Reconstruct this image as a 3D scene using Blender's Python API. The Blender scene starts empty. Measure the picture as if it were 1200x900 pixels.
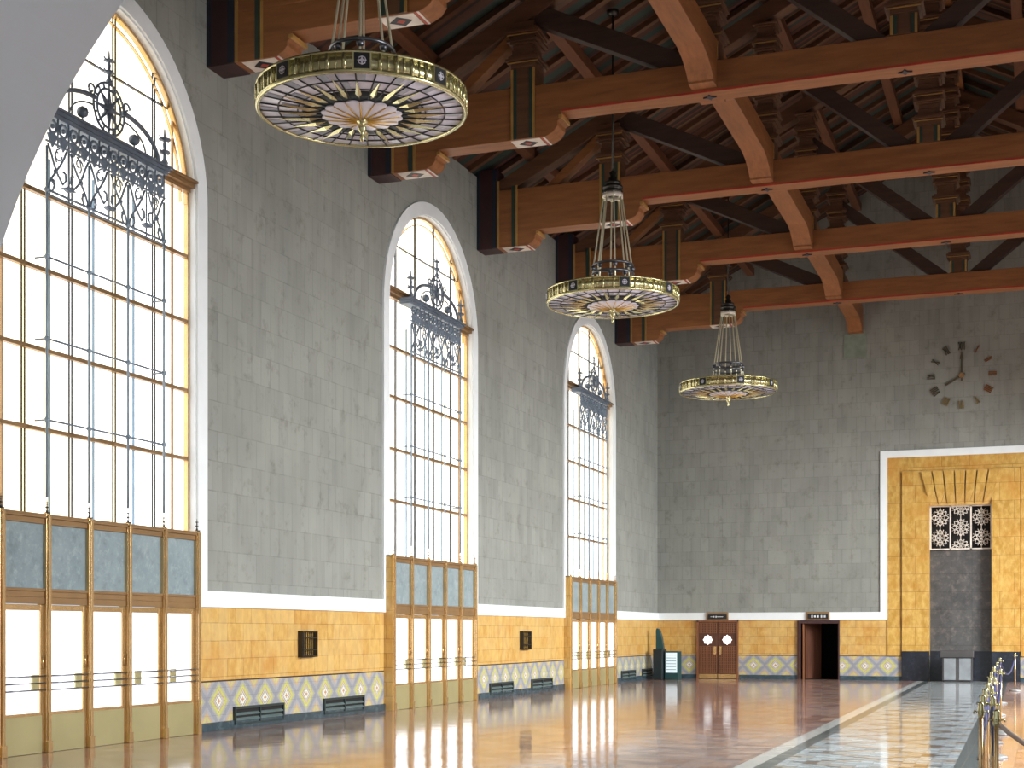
import bpy, bmesh, math, random
from math import sin, cos, pi, radians, sqrt
random.seed(7)
S = bpy.context.scene
COL = S.collection

# ------------------------------------------------------------------ layout (metres)
D = 12.918            # left wall plane is x = -D
L = 50.40             # back wall plane is y = L
XC = -2.30            # centre line of the hall
XR = 2 * XC + D       # right wall plane
TY = [20.61 + 6.073 * k for k in range(5)]       # near faces of the roof trusses
WC = [17.87 + 12.152 * k for k in range(3)]      # centres of the arched windows
NEAR = 8.0

# ------------------------------------------------------------------ materials
def srgb(r, g, b):
    f = lambda c: (c / 255 / 12.92) if c / 255 <= .04045 else ((c / 255 + .055) / 1.055) ** 2.4
    return (f(r), f(g), f(b), 1)

class NT:
    def __init__(s, name):
        s.m = bpy.data.materials.new(name); s.m.use_nodes = True
        s.t = s.m.node_tree; s.b = s.t.nodes['Principled BSDF']
    def n(s, typ, **kw):
        x = s.t.nodes.new(typ)
        for k, v in kw.items(): setattr(x, k, v)
        return x
    def l(s, a, b): s.t.links.new(a, b)
    def math(s, op, a, b=None, c=None):
        x = s.n('ShaderNodeMath', operation=op)
        for i, q in enumerate((a, b, c)):
            if q is None: continue
            if isinstance(q, (int, float)): x.inputs[i].default_value = q
            else: s.l(q, x.inputs[i])
        return x.outputs[0]
    def mix(s, f, a, b):
        x = s.n('ShaderNodeMix', data_type='RGBA')
        for i, q in ((0, f), (6, a), (7, b)):
            if isinstance(q, (int, float, tuple)): x.inputs[i].default_value = q
            else: s.l(q, x.inputs[i])
        return x.outputs[2]
    def pos(s):
        g = s.n('ShaderNodeNewGeometry'); return g.outputs['Position']
    def xyz(s, v):
        x = s.n('ShaderNodeSeparateXYZ'); s.l(v, x.inputs[0]); return x.outputs
    def comb(s, a, b, c=0.0):
        x = s.n('ShaderNodeCombineXYZ')
        for i, q in enumerate((a, b, c)):
            if isinstance(q, (int, float)): x.inputs[i].default_value = q
            else: s.l(q, x.inputs[i])
        return x.outputs[0]
    def noise(s, v, scale, detail=3, rough=.5):
        x = s.n('ShaderNodeTexNoise'); x.inputs['Scale'].default_value = scale
        x.inputs['Detail'].default_value = detail; x.inputs['Roughness'].default_value = rough
        s.l(v, x.inputs['Vector']); return x.outputs[0]
    def ramp(s, f, stops, const=False):
        x = s.n('ShaderNodeValToRGB'); cr = x.color_ramp
        if const: cr.interpolation = 'CONSTANT'
        while len(cr.elements) < len(stops): cr.elements.new(.5)
        for e, (p, c) in zip(cr.elements, stops): e.position = p; e.color = c
        s.l(f, x.inputs[0]); return x.outputs[0]
    def bump(s, h, st, dist=.02):
        x = s.n('ShaderNodeBump'); x.inputs['Strength'].default_value = st
        x.inputs['Distance'].default_value = dist; s.l(h, x.inputs['Height'])
        s.l(x.outputs[0], s.b.inputs['Normal'])
    def brick(s, v, w, h, c1, c2, mortar, ms=.01, off=.5, bias=0.0):
        x = s.n('ShaderNodeTexBrick'); s.l(v, x.inputs['Vector'])
        x.offset = off; x.inputs['Scale'].default_value = 1
        x.inputs['Brick Width'].default_value = w; x.inputs['Row Height'].default_value = h
        x.inputs['Mortar Size'].default_value = ms; x.inputs['Bias'].default_value = bias
        x.inputs['Color1'].default_value = c1; x.inputs['Color2'].default_value = c2
        x.inputs['Mortar'].default_value = mortar
        return x.outputs[0], x.outputs[1]
    def fin(s, col=None, rough=.5, metal=0.0, spec=.5):
        if col is not None:
            if isinstance(col, tuple): s.b.inputs['Base Color'].default_value = col
            else: s.l(col, s.b.inputs['Base Color'])
        s.b.inputs['Roughness'].default_value = rough; s.b.inputs['Metallic'].default_value = metal
        s.b.inputs['Specular IOR Level'].default_value = spec
        return s.m

def mat(name, c, rough=.5, metal=0.0, var=.18, scale=3.0, spec=.5):
    t = NT(name); n = t.noise(t.pos(), scale, 4)
    d = tuple(x * (1 - var) for x in c[:3]) + (1,); e = tuple(min(1, x * (1 + var)) for x in c[:3]) + (1,)
    return t.fin(t.ramp(n, [(.3, d), (.7, e)]), rough, metal, spec)

def emis(name, c, st, var=None):
    t = NT(name); t.b.inputs['Base Color'].default_value = (.8, .8, .8, 1)
    t.b.inputs['Roughness'].default_value = .25
    if var is None: t.b.inputs['Emission Color'].default_value = c
    else:
        s = t.xyz(t.pos()); q = t.noise(t.comb(s[1], t.math('MULTIPLY', s[2], .05)), 2.2, 2)
        t.l(t.ramp(q, [(.42, c), (.66, var)]), t.b.inputs['Emission Color'])
    t.b.inputs['Emission Strength'].default_value = st
    return t.m

def wall_coord(t):
    s = t.xyz(t.pos()); return t.math('ADD', s[0], s[1]), s[2], s

def m_block():
    t = NT('acoustic_block'); s, z, _ = wall_coord(t)
    v = t.comb(s, z)
    c, f = t.brick(v, .32, .50, srgb(148, 149, 143), srgb(133, 134, 129), srgb(122, 123, 118), .010)
    st = t.noise(t.comb(t.math('MULTIPLY', s, 3.5), t.math('MULTIPLY', z, .25)), 1.2, 4, .6)
    big = t.noise(v, .55, 3)
    c = t.mix(t.ramp(st, [(.35, (0, 0, 0, 1)), (.75, (1, 1, 1, 1))]), c, srgb(150, 151, 142))
    c = t.mix(t.ramp(big, [(.4, (0, 0, 0, 1)), (.8, (.5, .5, .5, 1))]), c, srgb(112, 114, 109))
    sp = t.noise(t.comb(s, t.math('MULTIPLY', z, .8)), 2.6, 6, .75)
    c = t.mix(t.ramp(sp, [(.54, (0, 0, 0, 1)), (.74, (.7, .7, .7, 1))]), c, srgb(100, 98, 90))
    t.bump(t.math('MULTIPLY', t.noise(v, 14, 4), 1.0), .25)
    return t.fin(c, .85)

def m_travertine(name, a, b, w=.52, h=.3, hi=srgb(206, 174, 118), mk=.25):
    t = NT(name); s, z, _ = wall_coord(t); v = t.comb(s, z)
    c, f = t.brick(v, w, h, a, b, srgb(150, 104, 44), .006)
    wn = t.n('ShaderNodeTexWhiteNoise', noise_dimensions='2D'); t.l(t.comb(t.math('FLOOR', t.math('DIVIDE', s, .26)), t.math('FLOOR', t.math('DIVIDE', z, h))), wn.inputs[0])
    c = t.mix(t.ramp(wn.outputs[0], [(.2, (0, 0, 0, 1)), (1, (.6, .6, .6, 1))]), c, hi)
    n = t.noise(t.comb(t.math('MULTIPLY', s, 2.0), z), 3.2, 6, .65)
    c = t.mix(t.ramp(n, [(.42, (0, 0, 0, 1)), (.72, (.85, .85, .85, 1))]), c, srgb(222, 186, 112))
    n2 = t.noise(v, 1.3, 5, .6)
    c = t.mix(t.ramp(n2, [(.5, (0, 0, 0, 1)), (.8, (.7, .7, .7, 1))]), c, srgb(190, 122, 42))
    c = t.mix(t.math('MULTIPLY', f, mk), c, srgb(132, 90, 38))
    return t.fin(c, .32)

def m_tile():
    t = NT('patterned_tile'); s, z, _ = wall_coord(t)
    P = .765
    u0 = t.math('SUBTRACT', t.math('FRACT', t.math('DIVIDE', t.math('ADD', s, 100 * P - .02), P)), .5)
    v0 = t.math('DIVIDE', t.math('SUBTRACT', z, .49), P)
    q = lambda a: t.math('ABSOLUTE', t.math('DIVIDE', t.math('ROUND', t.math('MULTIPLY', a, 26)), 26))
    d = t.math('ADD', q(u0), q(v0))
    c = t.ramp(d, [(0, srgb(190, 140, 105)), (.07, srgb(222, 222, 212)), (.125, srgb(160, 150, 150)),
                   (.17, srgb(205, 200, 190)), (.21, srgb(180, 150, 130)), (.25, srgb(198, 196, 106)),
                   (.335, srgb(182, 184, 120)), (.38, srgb(172, 168, 160)), (.45, srgb(146, 148, 156)),
                   (.60, srgb(164, 163, 167)), (.72, srgb(196, 164, 130)), (.80, srgb(192, 190, 124)),
                   (.87, srgb(200, 170, 140))], True)
    g, f = t.brick(t.comb(s, t.math('ADD', z, .05)), .153, .153, (1, 1, 1, 1), (.9, .9, .9, 1), (.72, .72, .72, 1), .004, 0.0)
    x = t.n('ShaderNodeMix', data_type='RGBA', blend_type='MULTIPLY'); x.inputs[0].default_value = 1
    t.l(c, x.inputs[6]); t.l(g, x.inputs[7])
    top = t.math('GREATER_THAN', z, .815)
    return t.fin(t.mix(top, x.outputs[2], srgb(60, 42, 34)), .3)

def m_marble(name, a, b, vein, rough=.25, scale=1.6, slab=None):
    t = NT(name); p = t.pos()
    n = t.noise(p, scale, 6, .65)
    w = t.noise(p, scale * 3.2, 8, .75)
    c = t.ramp(n, [(.3, a), (.7, b)])
    c = t.mix(t.ramp(w, [(.5, (0, 0, 0, 1)), (.75, (.95, .95, .95, 1))]), c, vein)
    w2 = t.noise(p, scale * 2.2, 8, .7); c = t.mix(t.ramp(w2, [(.52, (0, 0, 0, 1)), (.68, (.5, .5, .5, 1))]), c, tuple(q * .6 for q in b[:3]) + (1,))
    if slab:
        s = t.xyz(p); g, f = t.brick(t.comb(t.math('ADD', s[0], s[1]), s[2]), *slab, (1, 1, 1, 1), (.82, .82, .84, 1), (.6, .6, .6, 1), .006, 0.0)
        x = t.n('ShaderNodeMix', data_type='RGBA', blend_type='MULTIPLY'); x.inputs[0].default_value = 1
        t.l(c, x.inputs[6]); t.l(g, x.inputs[7]); c = x.outputs[2]
    return t.fin(c, rough)

def m_floor():
    t = NT('polished_floor'); p = t.pos(); s = t.xyz(p)
    x = t.math('ADD', s[0], t.math('MULTIPLY', t.math('SUBTRACT', s[1], 17.0), .012))
    v = t.comb(s[0], s[1])
    n = t.noise(v, .7, 4)
    c, f = t.brick(v, .3, .3, srgb(176, 140, 122), srgb(162, 134, 126), srgb(142, 124, 118), .008, 0.0)
    wn = t.n('ShaderNodeTexWhiteNoise', noise_dimensions='2D'); t.l(t.comb(t.math('FLOOR', t.math('DIVIDE', s[0], .3)), t.math('FLOOR', t.math('DIVIDE', s[1], .3))), wn.inputs[0])
    pt = t.ramp(wn.outputs[0], [(0, srgb(150, 106, 86)), (.25, srgb(182, 142, 120)), (.5, srgb(160, 134, 130)), (.72, srgb(190, 156, 136)), (.88, srgb(132, 104, 98))], True)
    c = t.mix(t.math('MULTIPLY', f, 1.0), pt, srgb(110, 90, 84))
    terra = t.mix(t.ramp(n, [(.35, (0, 0, 0, 1)), (.7, (.45, .45, .45, 1))]), c, srgb(160, 138, 136))
    # aisle of stone tiles in a repeating lozenge layout
    xs = t.math('DIVIDE', t.math('ADD', x, 2.03), 1.0)
    ys = t.math('SUBTRACT', t.math('FRACT', t.math('DIVIDE', s[1], 1.6)), .5)
    qa = t.math('ABSOLUTE', t.math('DIVIDE', t.math('ROUND', t.math('MULTIPLY', xs, 6)), 6))
    qb = t.math('ABSOLUTE', t.math('MULTIPLY', t.math('DIVIDE', t.math('ROUND', t.math('MULTIPLY', ys, 10)), 10), 1.6))
    dd = t.math('FRACT', t.math('ADD', qa, qb))
    mos = t.ramp(dd, [(0, srgb(178, 190, 196)), (.24, srgb(200, 208, 210)), (.4, srgb(160, 172, 180)), (.55, srgb(204, 188, 168)),
                      (.66, srgb(150, 112, 82)), (.76, srgb(92, 92, 96)), (.84, srgb(186, 196, 200))], True)
    g, f2 = t.brick(v, .165, .16, (1, 1, 1, 1), (.8, .8, .8, 1), (.5, .5, .5, 1), .008, 0.0)
    mm = t.n('ShaderNodeMix', data_type='RGBA', blend_type='MULTIPLY'); mm.inputs[0].default_value = 1
    t.l(mos, mm.inputs[6]); t.l(g, mm.inputs[7])
    k = t.math('DIVIDE', t.math('ADD', x, 5.0), 6.0)      # x -5..1 -> 0..1
    pp = lambda X: (X + 5) / 6
    light = t.mix(t.noise(v, 3, 4), srgb(184, 184, 180), srgb(214, 212, 206))
    dark = t.mix(t.noise(v, 3, 4), srgb(74, 86, 88), srgb(98, 106, 106))
    def band(a, b): return t.math('MULTIPLY', t.math('GREATER_THAN', x, a), t.math('LESS_THAN', x, b))
    c = t.mix(band(-3.07, -.98), terra, mm.outputs[2])
    c = t.mix(band(-3.50, -3.27), c, light)
    c = t.mix(band(-3.27, -3.07), c, dark)
    c = t.mix(band(-.98, -.62), c, dark)
    hb = t.noise(v, 2.5, 2)
    cell = t.n('ShaderNodeTexWhiteNoise', noise_dimensions='2D'); t.l(t.comb(t.math('FLOOR', t.math('DIVIDE', s[0], .3)), t.math('FLOOR', t.math('DIVIDE', s[1], .3))), cell.inputs[0])
    tilt = t.math('MULTIPLY', t.math('SUBTRACT', cell.outputs[0], .5), t.math('FRACT', t.math('DIVIDE', s[1], .3)))
    g2, jf = t.brick(v, .3, .3, (1, 1, 1, 1), (1, 1, 1, 1), (0, 0, 0, 1), .006, 0.0)
    t.bump(t.math('ADD', t.math('ADD', t.math('MULTIPLY', hb, .5), t.math('MULTIPLY', tilt, .16)), t.math('MULTIPLY', jf, -.12)), .28, .02)
    return t.fin(c, .09, 0, .75)

def m_wood(name, c, var=.25, rough=.55, ax=0):
    t = NT(name); s = t.xyz(t.pos())
    k = [t.math('MULTIPLY', q, 8.0) for q in s]; k[ax] = s[ax]
    n = t.noise(t.comb(*k), 1.1, 4, .6)
    d = tuple(x * (1 - var) for x in c[:3]) + (1,); e = tuple(min(1, x * (1 + var)) for x in c[:3]) + (1,)
    return t.fin(t.ramp(n, [(.3, d), (.7, e)]), rough)

def m_deck():
    t = NT('painted_roof_boards'); s = t.xyz(t.pos())
    f = t.math('FRACT', t.math('DIVIDE', s[1], 1.9))
    c = t.ramp(f, [(0, srgb(84, 50, 36)), (.16, srgb(44, 62, 54)), (.3, srgb(50, 40, 34)), (.40, srgb(110, 54, 42)), (.44, srgb(52, 38, 32)),
                   (.52, srgb(112, 84, 44)), (.56, srgb(74, 46, 34)), (.72, srgb(42, 60, 54)), (.84, srgb(88, 54, 38)), (.95, srgb(52, 38, 30))], True)
    return t.fin(c, .7)

W_ORANGE = srgb(142, 91, 51)
M = dict(
    block=m_block(), yellow=m_travertine('yellow_travertine', srgb(202, 160, 90), srgb(188, 141, 68)),
    portal=m_travertine('portal_travertine', srgb(192, 148, 68), srgb(176, 132, 56), .9, .6, srgb(202, 160, 84), .8),
    tile=m_tile(), base=m_marble('dark_green_marble', srgb(58, 78, 88), srgb(44, 60, 68), srgb(92, 110, 118)),
    white=mat('white_plaster', srgb(236, 240, 241), .5, 0, .03), plaster=mat('pale_grey_plaster', srgb(226, 232, 236), .7, 0, .04, .8),
    floor=m_floor(), deck=m_deck(),
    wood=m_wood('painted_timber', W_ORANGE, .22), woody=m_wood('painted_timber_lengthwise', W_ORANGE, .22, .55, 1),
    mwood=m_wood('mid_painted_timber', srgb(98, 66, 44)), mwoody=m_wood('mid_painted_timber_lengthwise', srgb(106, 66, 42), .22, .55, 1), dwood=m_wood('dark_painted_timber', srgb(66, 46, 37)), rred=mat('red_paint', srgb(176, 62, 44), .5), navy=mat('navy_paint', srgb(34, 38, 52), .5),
    gold=mat('gold_paint', srgb(166, 126, 66), .4), dgreen=mat('dark_green_paint', srgb(44, 62, 54), .5), maroon=mat('maroon_paint', srgb(62, 36, 36), .5),
    cream=mat('cream_paint', srgb(222, 212, 200), .5), black=mat('black_paint', srgb(30, 28, 32), .5),
    brass=mat('brushed_brass', srgb(206, 172, 122), .27, .75, .08), brassd=mat('bronze_brown', srgb(158, 126, 88), .38, .55, .1),
    kick=mat('brass_kick_plate', srgb(192, 184, 138), .34, .6, .06, 1.5), chgold=mat('polished_gold_brass', srgb(204, 198, 152), .24, .85, .08), chrod=mat('pale_polished_brass', srgb(236, 230, 200), .3, .4, .05),
    chdark=mat('dark_bronze', srgb(58, 56, 52), .35, .7), iron=mat('wrought_iron', srgb(112, 124, 138), .5, .15),  # iron lightened to put the glare of the bright panes into its colour
    rodm=mat('weathered_iron_rod', srgb(138, 154, 168), .45, .1), irons=mat('pale_blue_iron', srgb(128, 150, 168), .4, .3), steel=mat('steel_bars', srgb(120, 122, 128), .3, .8),  # rod colour paled blue-grey to carry the window glare
    glassw=mat('milky_glass', srgb(214, 210, 222), .25, 0, .06, 6), glassg=mat('smoky_glass', srgb(150, 152, 164), .25, 0, .1, 6), lead=mat('black_lead', srgb(26, 28, 30), .5),
    amber=mat('amber_glass', srgb(212, 170, 84), .25, .3), panel=m_marble('blue_grey_marble', srgb(146, 160, 164), srgb(124, 140, 146), srgb(172, 184, 186), .35, 2.2),
    niche=m_marble('dark_grey_marble', srgb(98, 96, 94), srgb(76, 75, 74), srgb(132, 122, 112), .25, 1.4, (.665, .6)),
    dwalnut=m_wood('dark_walnut', srgb(88, 54, 40), .3, .45, 2), walnutl=m_wood('light_walnut', srgb(132, 84, 54), .2, .45, 2),
    teal=mat('dark_teal', srgb(22, 68, 72), .4), screen=emis('pale_blue_display', srgb(150, 200, 218), .55), tealk=mat('black_teal', srgb(20, 34, 38), .5),
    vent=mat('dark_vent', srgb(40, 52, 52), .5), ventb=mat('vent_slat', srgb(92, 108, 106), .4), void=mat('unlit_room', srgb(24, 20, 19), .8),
    pane=emis('bright_window_glass', (1.0, 1.0, 1.0, 1), 1.75, (1.0, .82, .47, 1)), panedoor=emis('bright_door_glass', (.52, .54, .60, 1), 1.7, (.98, .985, 1.0, 1)),
    paner=emis('bright_window_glass_right', (1.0, .985, .96, 1), 1.2), star=emis('bright_star_glass', (.95, .98, 1, 1), 1.3),
    grey=mat('grey_metal', srgb(150, 154, 158), .35, .4), dgrey=mat('dark_grey_top', srgb(70, 66, 66), .5), rope=mat('navy_rope', srgb(40, 42, 82), .7),
    wrope=mat('pale_rope', srgb(196, 176, 160), .6), text=mat('pale_lettering', srgb(210, 214, 216), .5), pad=mat('greenish_plaster', srgb(132, 142, 128), .8),
    bmarble=m_marble('black_marble', srgb(38, 42, 52), srgb(30, 32, 38), srgb(58, 60, 70), .2, 1.5),
    grey2=mat('dull_steel', srgb(128, 128, 126), .5, .3),
    faded=mat('faded_bronze', srgb(84, 76, 60), .6, .2), amberb=mat('dull_gold', srgb(150, 132, 88), .5, .4),
    brown=mat('rust_brass', srgb(150, 96, 52), .4, .5),
)

# ------------------------------------------------------------------ mesh builder
class MB:
    def __init__(s): s.v = []; s.f = []; s.mi = []; s.sm = []
    def add(s, vs, fs, m=0, sm=False):
        o = len(s.v); s.v += [tuple(v) for v in vs]
        for f in fs: s.f.append([o + i for i in f]); s.mi.append(m); s.sm.append(sm)
        return s
    def box(s, x0, x1, y0, y1, z0, z1, m=0):
        v = [(x, y, z) for x in (x0, x1) for y in (y0, y1) for z in (z0, z1)]
        return s.add(v, [(0, 1, 3, 2), (4, 6, 7, 5), (0, 4, 5, 1), (2, 3, 7, 6), (0, 2, 6, 4), (1, 5, 7, 3)], m)
    def prism(s, ax, pts, a, b, m=0):
        def P(p, t): return {'x': (t, p[0], p[1]), 'y': (p[0], t, p[1]), 'z': (p[0], p[1], t)}[ax]
        n = len(pts); v = [P(p, a) for p in pts] + [P(p, b) for p in pts]
        return s.add(v, [tuple(range(n)), tuple(range(2 * n - 1, n - 1, -1))] + [(i, (i + 1) % n, n + (i + 1) % n, n + i) for i in range(n)], m)
    def strut(s, ax, p, q, w, a, b, m=0):     # bar from p to q (2D), w above that line, between a and b on axis ax
        dx, dy = q[0] - p[0], q[1] - p[1]; l = math.hypot(dx, dy); nx, ny = -dy / l * w, dx / l * w
        return s.prism(ax, [p, q, (q[0] + nx, q[1] + ny), (p[0] + nx, p[1] + ny)], a, b, m)
    def tube(s, path, r, n=6, closed=False, m=0):
        P = [tuple(p) for p in path]; N = len(P); vs = []
        for i in range(N):
            a = P[(i - 1) % N] if (closed or i > 0) else P[i]; b = P[(i + 1) % N] if (closed or i < N - 1) else P[i]
            t = [b[k] - a[k] for k in range(3)]; l = sqrt(sum(c * c for c in t)) or 1; t = [c / l for c in t]
            up = (0, 0, 1) if abs(t[2]) < .9 else (1, 0, 0)
            u = [t[1] * up[2] - t[2] * up[1], t[2] * up[0] - t[0] * up[2], t[0] * up[1] - t[1] * up[0]]
            l = sqrt(sum(c * c for c in u)); u = [c / l for c in u]
            w = [t[1] * u[2] - t[2] * u[1], t[2] * u[0] - t[0] * u[2], t[0] * u[1] - t[1] * u[0]]
            rr = r[i] if isinstance(r, (list, tuple)) else r
            for k in range(n):
                c, d = cos(2 * pi * k / n) * rr, sin(2 * pi * k / n) * rr
                vs.append([P[i][j] + u[j] * c + w[j] * d for j in range(3)])
        fs = []
        for i in range(N if closed else N - 1):
            for k in range(n):
                j = (i + 1) % N; fs.append((i * n + k, i * n + (k + 1) % n, j * n + (k + 1) % n, j * n + k))
        if not closed: fs += [tuple(range(n)), tuple(range(N * n - 1, (N - 1) * n - 1, -1))]
        return s.add(vs, fs, m, True)
    def lathe(s, prof, n=24, c=(0, 0, 0), m=0, sm=True):
        vs = [(c[0] + r * cos(2 * pi * k / n), c[1] + r * sin(2 * pi * k / n), c[2] + z) for r, z in prof for k in range(n)]
        fs = [(i * n + k, i * n + (k + 1) % n, (i + 1) * n + (k + 1) % n, (i + 1) * n + k) for i in range(len(prof) - 1) for k in range(n)]
        if prof[0][0] > 1e-4: fs.append(tuple(range(n)))
        if prof[-1][0] > 1e-4: fs.append(tuple(range((len(prof) - 1) * n, len(prof) * n)))
        return s.add(vs, fs, m, sm)
    def ring(s, prof, n, c, m=0, sm=True):      # closed profile (tube-like) revolved
        k0 = len(prof)
        vs = [(c[0] + r * cos(2 * pi * k / n), c[1] + r * sin(2 * pi * k / n), c[2] + z) for r, z in prof for k in range(n)]
        fs = [(i * n + k, i * n + (k + 1) % n, ((i + 1) % k0) * n + (k + 1) % n, ((i + 1) % k0) * n + k) for i in range(k0) for k in range(n)]
        return s.add(vs, fs, m, sm)
    def ball(s, c, r, m=0, n=10, sx=1.0):
        return s.lathe([(max(1e-5, r * sin(pi * i / 6)) * sx, -r * cos(pi * i / 6)) for i in range(7)], n, c, m)
    def build(s, name, mats, parent=None, bevel=0):
        if not isinstance(mats, (list, tuple)): mats = [mats]
        me = bpy.data.meshes.new(name); org = (0, 0, 0)
        if parent is None:
            xs, ys, zs = zip(*s.v); org = ((min(xs) + max(xs)) / 2, (min(ys) + max(ys)) / 2, min(zs))
        else:
            r = parent
            while r.parent: r = r.parent
            org = tuple(r.location)
        me.from_pydata([(v[0] - org[0], v[1] - org[1], v[2] - org[2]) for v in s.v], [], s.f)
        for m in mats: me.materials.append(m)
        for p, i, q in zip(me.polygons, s.mi, s.sm): p.material_index = i; p.use_smooth = q
        bm = bmesh.new(); bm.from_mesh(me)
        bmesh.ops.recalc_face_normals(bm, faces=bm.faces); bm.to_mesh(me); bm.free()
        o = bpy.data.objects.new(name, me); COL.objects.link(o)
        if parent is None: o.location = org
        else: o.parent = parent
        if bevel:
            b = o.modifiers.new('bevel', 'BEVEL'); b.width = bevel; b.segments = 2; b.limit_method = 'ANGLE'
        return o

def tag(o, label, cat, group=None, kind=None):
    if label: o['label'] = label
    if cat: o['category'] = cat
    if group: o['group'] = group
    if kind: o['kind'] = kind
    return o
def thing(name, loc, label, cat, group=None, kind=None):
    o = bpy.data.objects.new(name, None); o.empty_display_size = .1; COL.objects.link(o); o.location = loc
    return tag(o, label, cat, group, kind)
def struct(o, label=None, cat=None): return tag(o, label, cat, None, 'structure')
def copy_tree(o, parent=None, loc=None):
    c = o.copy(); COL.objects.link(c)
    if parent: c.parent = parent
    if loc is not None: c.location = loc
    for ch in list(o.children): copy_tree(ch, c)
    return c
ORD = ['nearest', 'second nearest', 'third nearest', 'fourth nearest', 'farthest']

# ================================================================== ROOM SHELL
b = MB(); b.box(-D - .6, XR + .6, -3, L + .5, -.3, 0)
struct(b.build('floor', M['floor']), 'polished terracotta coloured floor with a patterned stone aisle', 'floor')

HW, HI, SPR = 2.68, 2.40, 8.61          # arch: outer trim half width, opening half width, springing height
WTOP = 12.75
def arc_pts(c, r, n=24): return [(c - r * cos(pi * i / n), SPR + r * sin(pi * i / n)) for i in range(n + 1)]
def wall_long(x0, x1, name):
    b = MB(); ys = [NEAR - 2.2]
    for c in WC: ys += [c - HI, c + HI]
    ys.append(L + .5)
    for i in range(0, len(ys), 2):
        a, e = ys[i], ys[i + 1]
        b.box(x0, x1, a, e, 0, .84, 2); b.box(x0, x1, a, e, .84, 2.06, 1); b.box(x0, x1, a, e, 2.06, WTOP, 0)
    for c in WC:
        A = arc_pts(c, HI)
        for p, q in zip(A, A[1:]): b.prism('x', [p, q, (q[0], WTOP), (p[0], WTOP)], x0, x1, 0)
    return struct(b.build(name, [M['block'], M['yellow'], M['tile']]), 'long hall wall of grey stone-like blocks above a yellow stone dado', 'wall')
wall_long(-D - .5, -D, 'wall_left')['label'] = 'left side wall of grey blocks over yellow stone dado, pierced by arched windows'
wall_long(XR, XR + .5, 'wall_right')['label'] = 'right side wall of grey blocks over yellow stone dado'

SL = .52
def deck_z(x): return 14.62 + SL * (min(x, 2 * XC - x) + 9.55)
# back wall with opening for the far passage (door_2) and the portal niche
PX0, PX1, PTOP = -5.12, .08, 7.80       # outside of white portal border
NX0, NX1, NTOP = -3.51, -1.52, 5.90     # niche
b = MB(); G = [(-D - .5, -7.85), (-6.48, -4.88), (-.16, XR + .5)]
def gab(x0, x1, z0, m):
    n = 1
    xs = [x0] + ([XC] if x0 < XC < x1 else []) + [x1]
    b.prism('y', [(x0, z0), (x1, z0)] + [(x, deck_z(x) + .3) for x in reversed(xs)], L, L + .5, m)
for x0, x1 in G:
    b.box(x0, x1, L, L + .5, 0, .84, 2); b.box(x0, x1, L, L + .5, .84, 2.06, 1); gab(x0, x1, 2.06, 0)
gab(-7.85, -6.48, 2.0, 0)
b.box(-4.88, NX0, L, L + .5, .84, 7.58, 1); b.box(NX1, -.16, L, L + .5, .84, 7.58, 1); b.box(-4.88, NX0, L, L + .5, 0, .84, 2); b.box(NX1, -.16, L, L + .5, 0, .84, 2); b.box(NX0, NX1, L, L + .5, NTOP, 7.58, 1)
gab(-4.88, -.16, 7.58, 0)
struct(b.build('wall_back', [M['block'], M['yellow'], M['tile']]), 'far end wall of grey blocks with yellow stone dado and tall yellow portal', 'wall')
# dark passage behind the open doorway
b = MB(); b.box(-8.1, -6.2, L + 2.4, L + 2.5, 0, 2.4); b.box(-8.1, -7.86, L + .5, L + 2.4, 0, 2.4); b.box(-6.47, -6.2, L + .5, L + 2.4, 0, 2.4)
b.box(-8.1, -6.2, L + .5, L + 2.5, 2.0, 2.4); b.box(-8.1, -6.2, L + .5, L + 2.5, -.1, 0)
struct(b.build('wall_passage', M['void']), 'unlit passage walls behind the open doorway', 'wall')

# near end wall: thick plaster arch the photo is taken through
b = MB(); cx, cz, r = XC, 2.55, 4.66; Y0, Y1, T = NEAR - 1.8, NEAR, 14
b.box(-D - .5, cx - r, Y0, Y1, 0, T); b.box(cx + r, XR + .5, Y0, Y1, 0, T)
A = [(cx - r * cos(pi * i / 64), cz + r * sin(pi * i / 64)) for i in range(65)]
for p, q in zip(A, A[1:]): b.prism('y', [p, q, (q[0], T), (p[0], T)], Y0, Y1)
struct(b.build('wall_front', M['plaster']), 'smooth pale grey plaster archway curving across the upper left corner', 'wall')

b = MB()
for sgn in (1, -1):
    xa, xb = (-D - .5, XC) if sgn == 1 else (XC, XR + .5)
    b.prism('y', [(xa, deck_z(xa)), (xb, deck_z(xb)), (xb, deck_z(xb) + .25), (xa, deck_z(xa) + .25)], NEAR - 1.8, L + .5)
struct(b.build('ceiling', M['deck']), 'sloping roof of painted boards in green, red and ochre', 'ceiling')

# baseboards
def spans(): return [(NEAR, WC[0] - HI), (WC[0] + HI, WC[1] - HI), (WC[1] + HI, WC[2] - HI), (WC[2] + HI, L)]
b = MB()
for a, e in spans(): b.box(-D, -D + .03, a, e, 0, .145)
struct(b.build('baseboard_left', M['base'], None, .004), 'dark blue-green stone baseboard along the left wall', 'baseboard')
b = MB()
for x0, x1 in ((-D, -11.47), (-9.96, -7.92), (-6.48, -4.41), (-.63, XR)): b.box(x0, x1, L - .03, L, 0, .145)
struct(b.build('baseboard_back', M['base']), 'dark stone baseboard along the far wall', 'baseboard')

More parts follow.
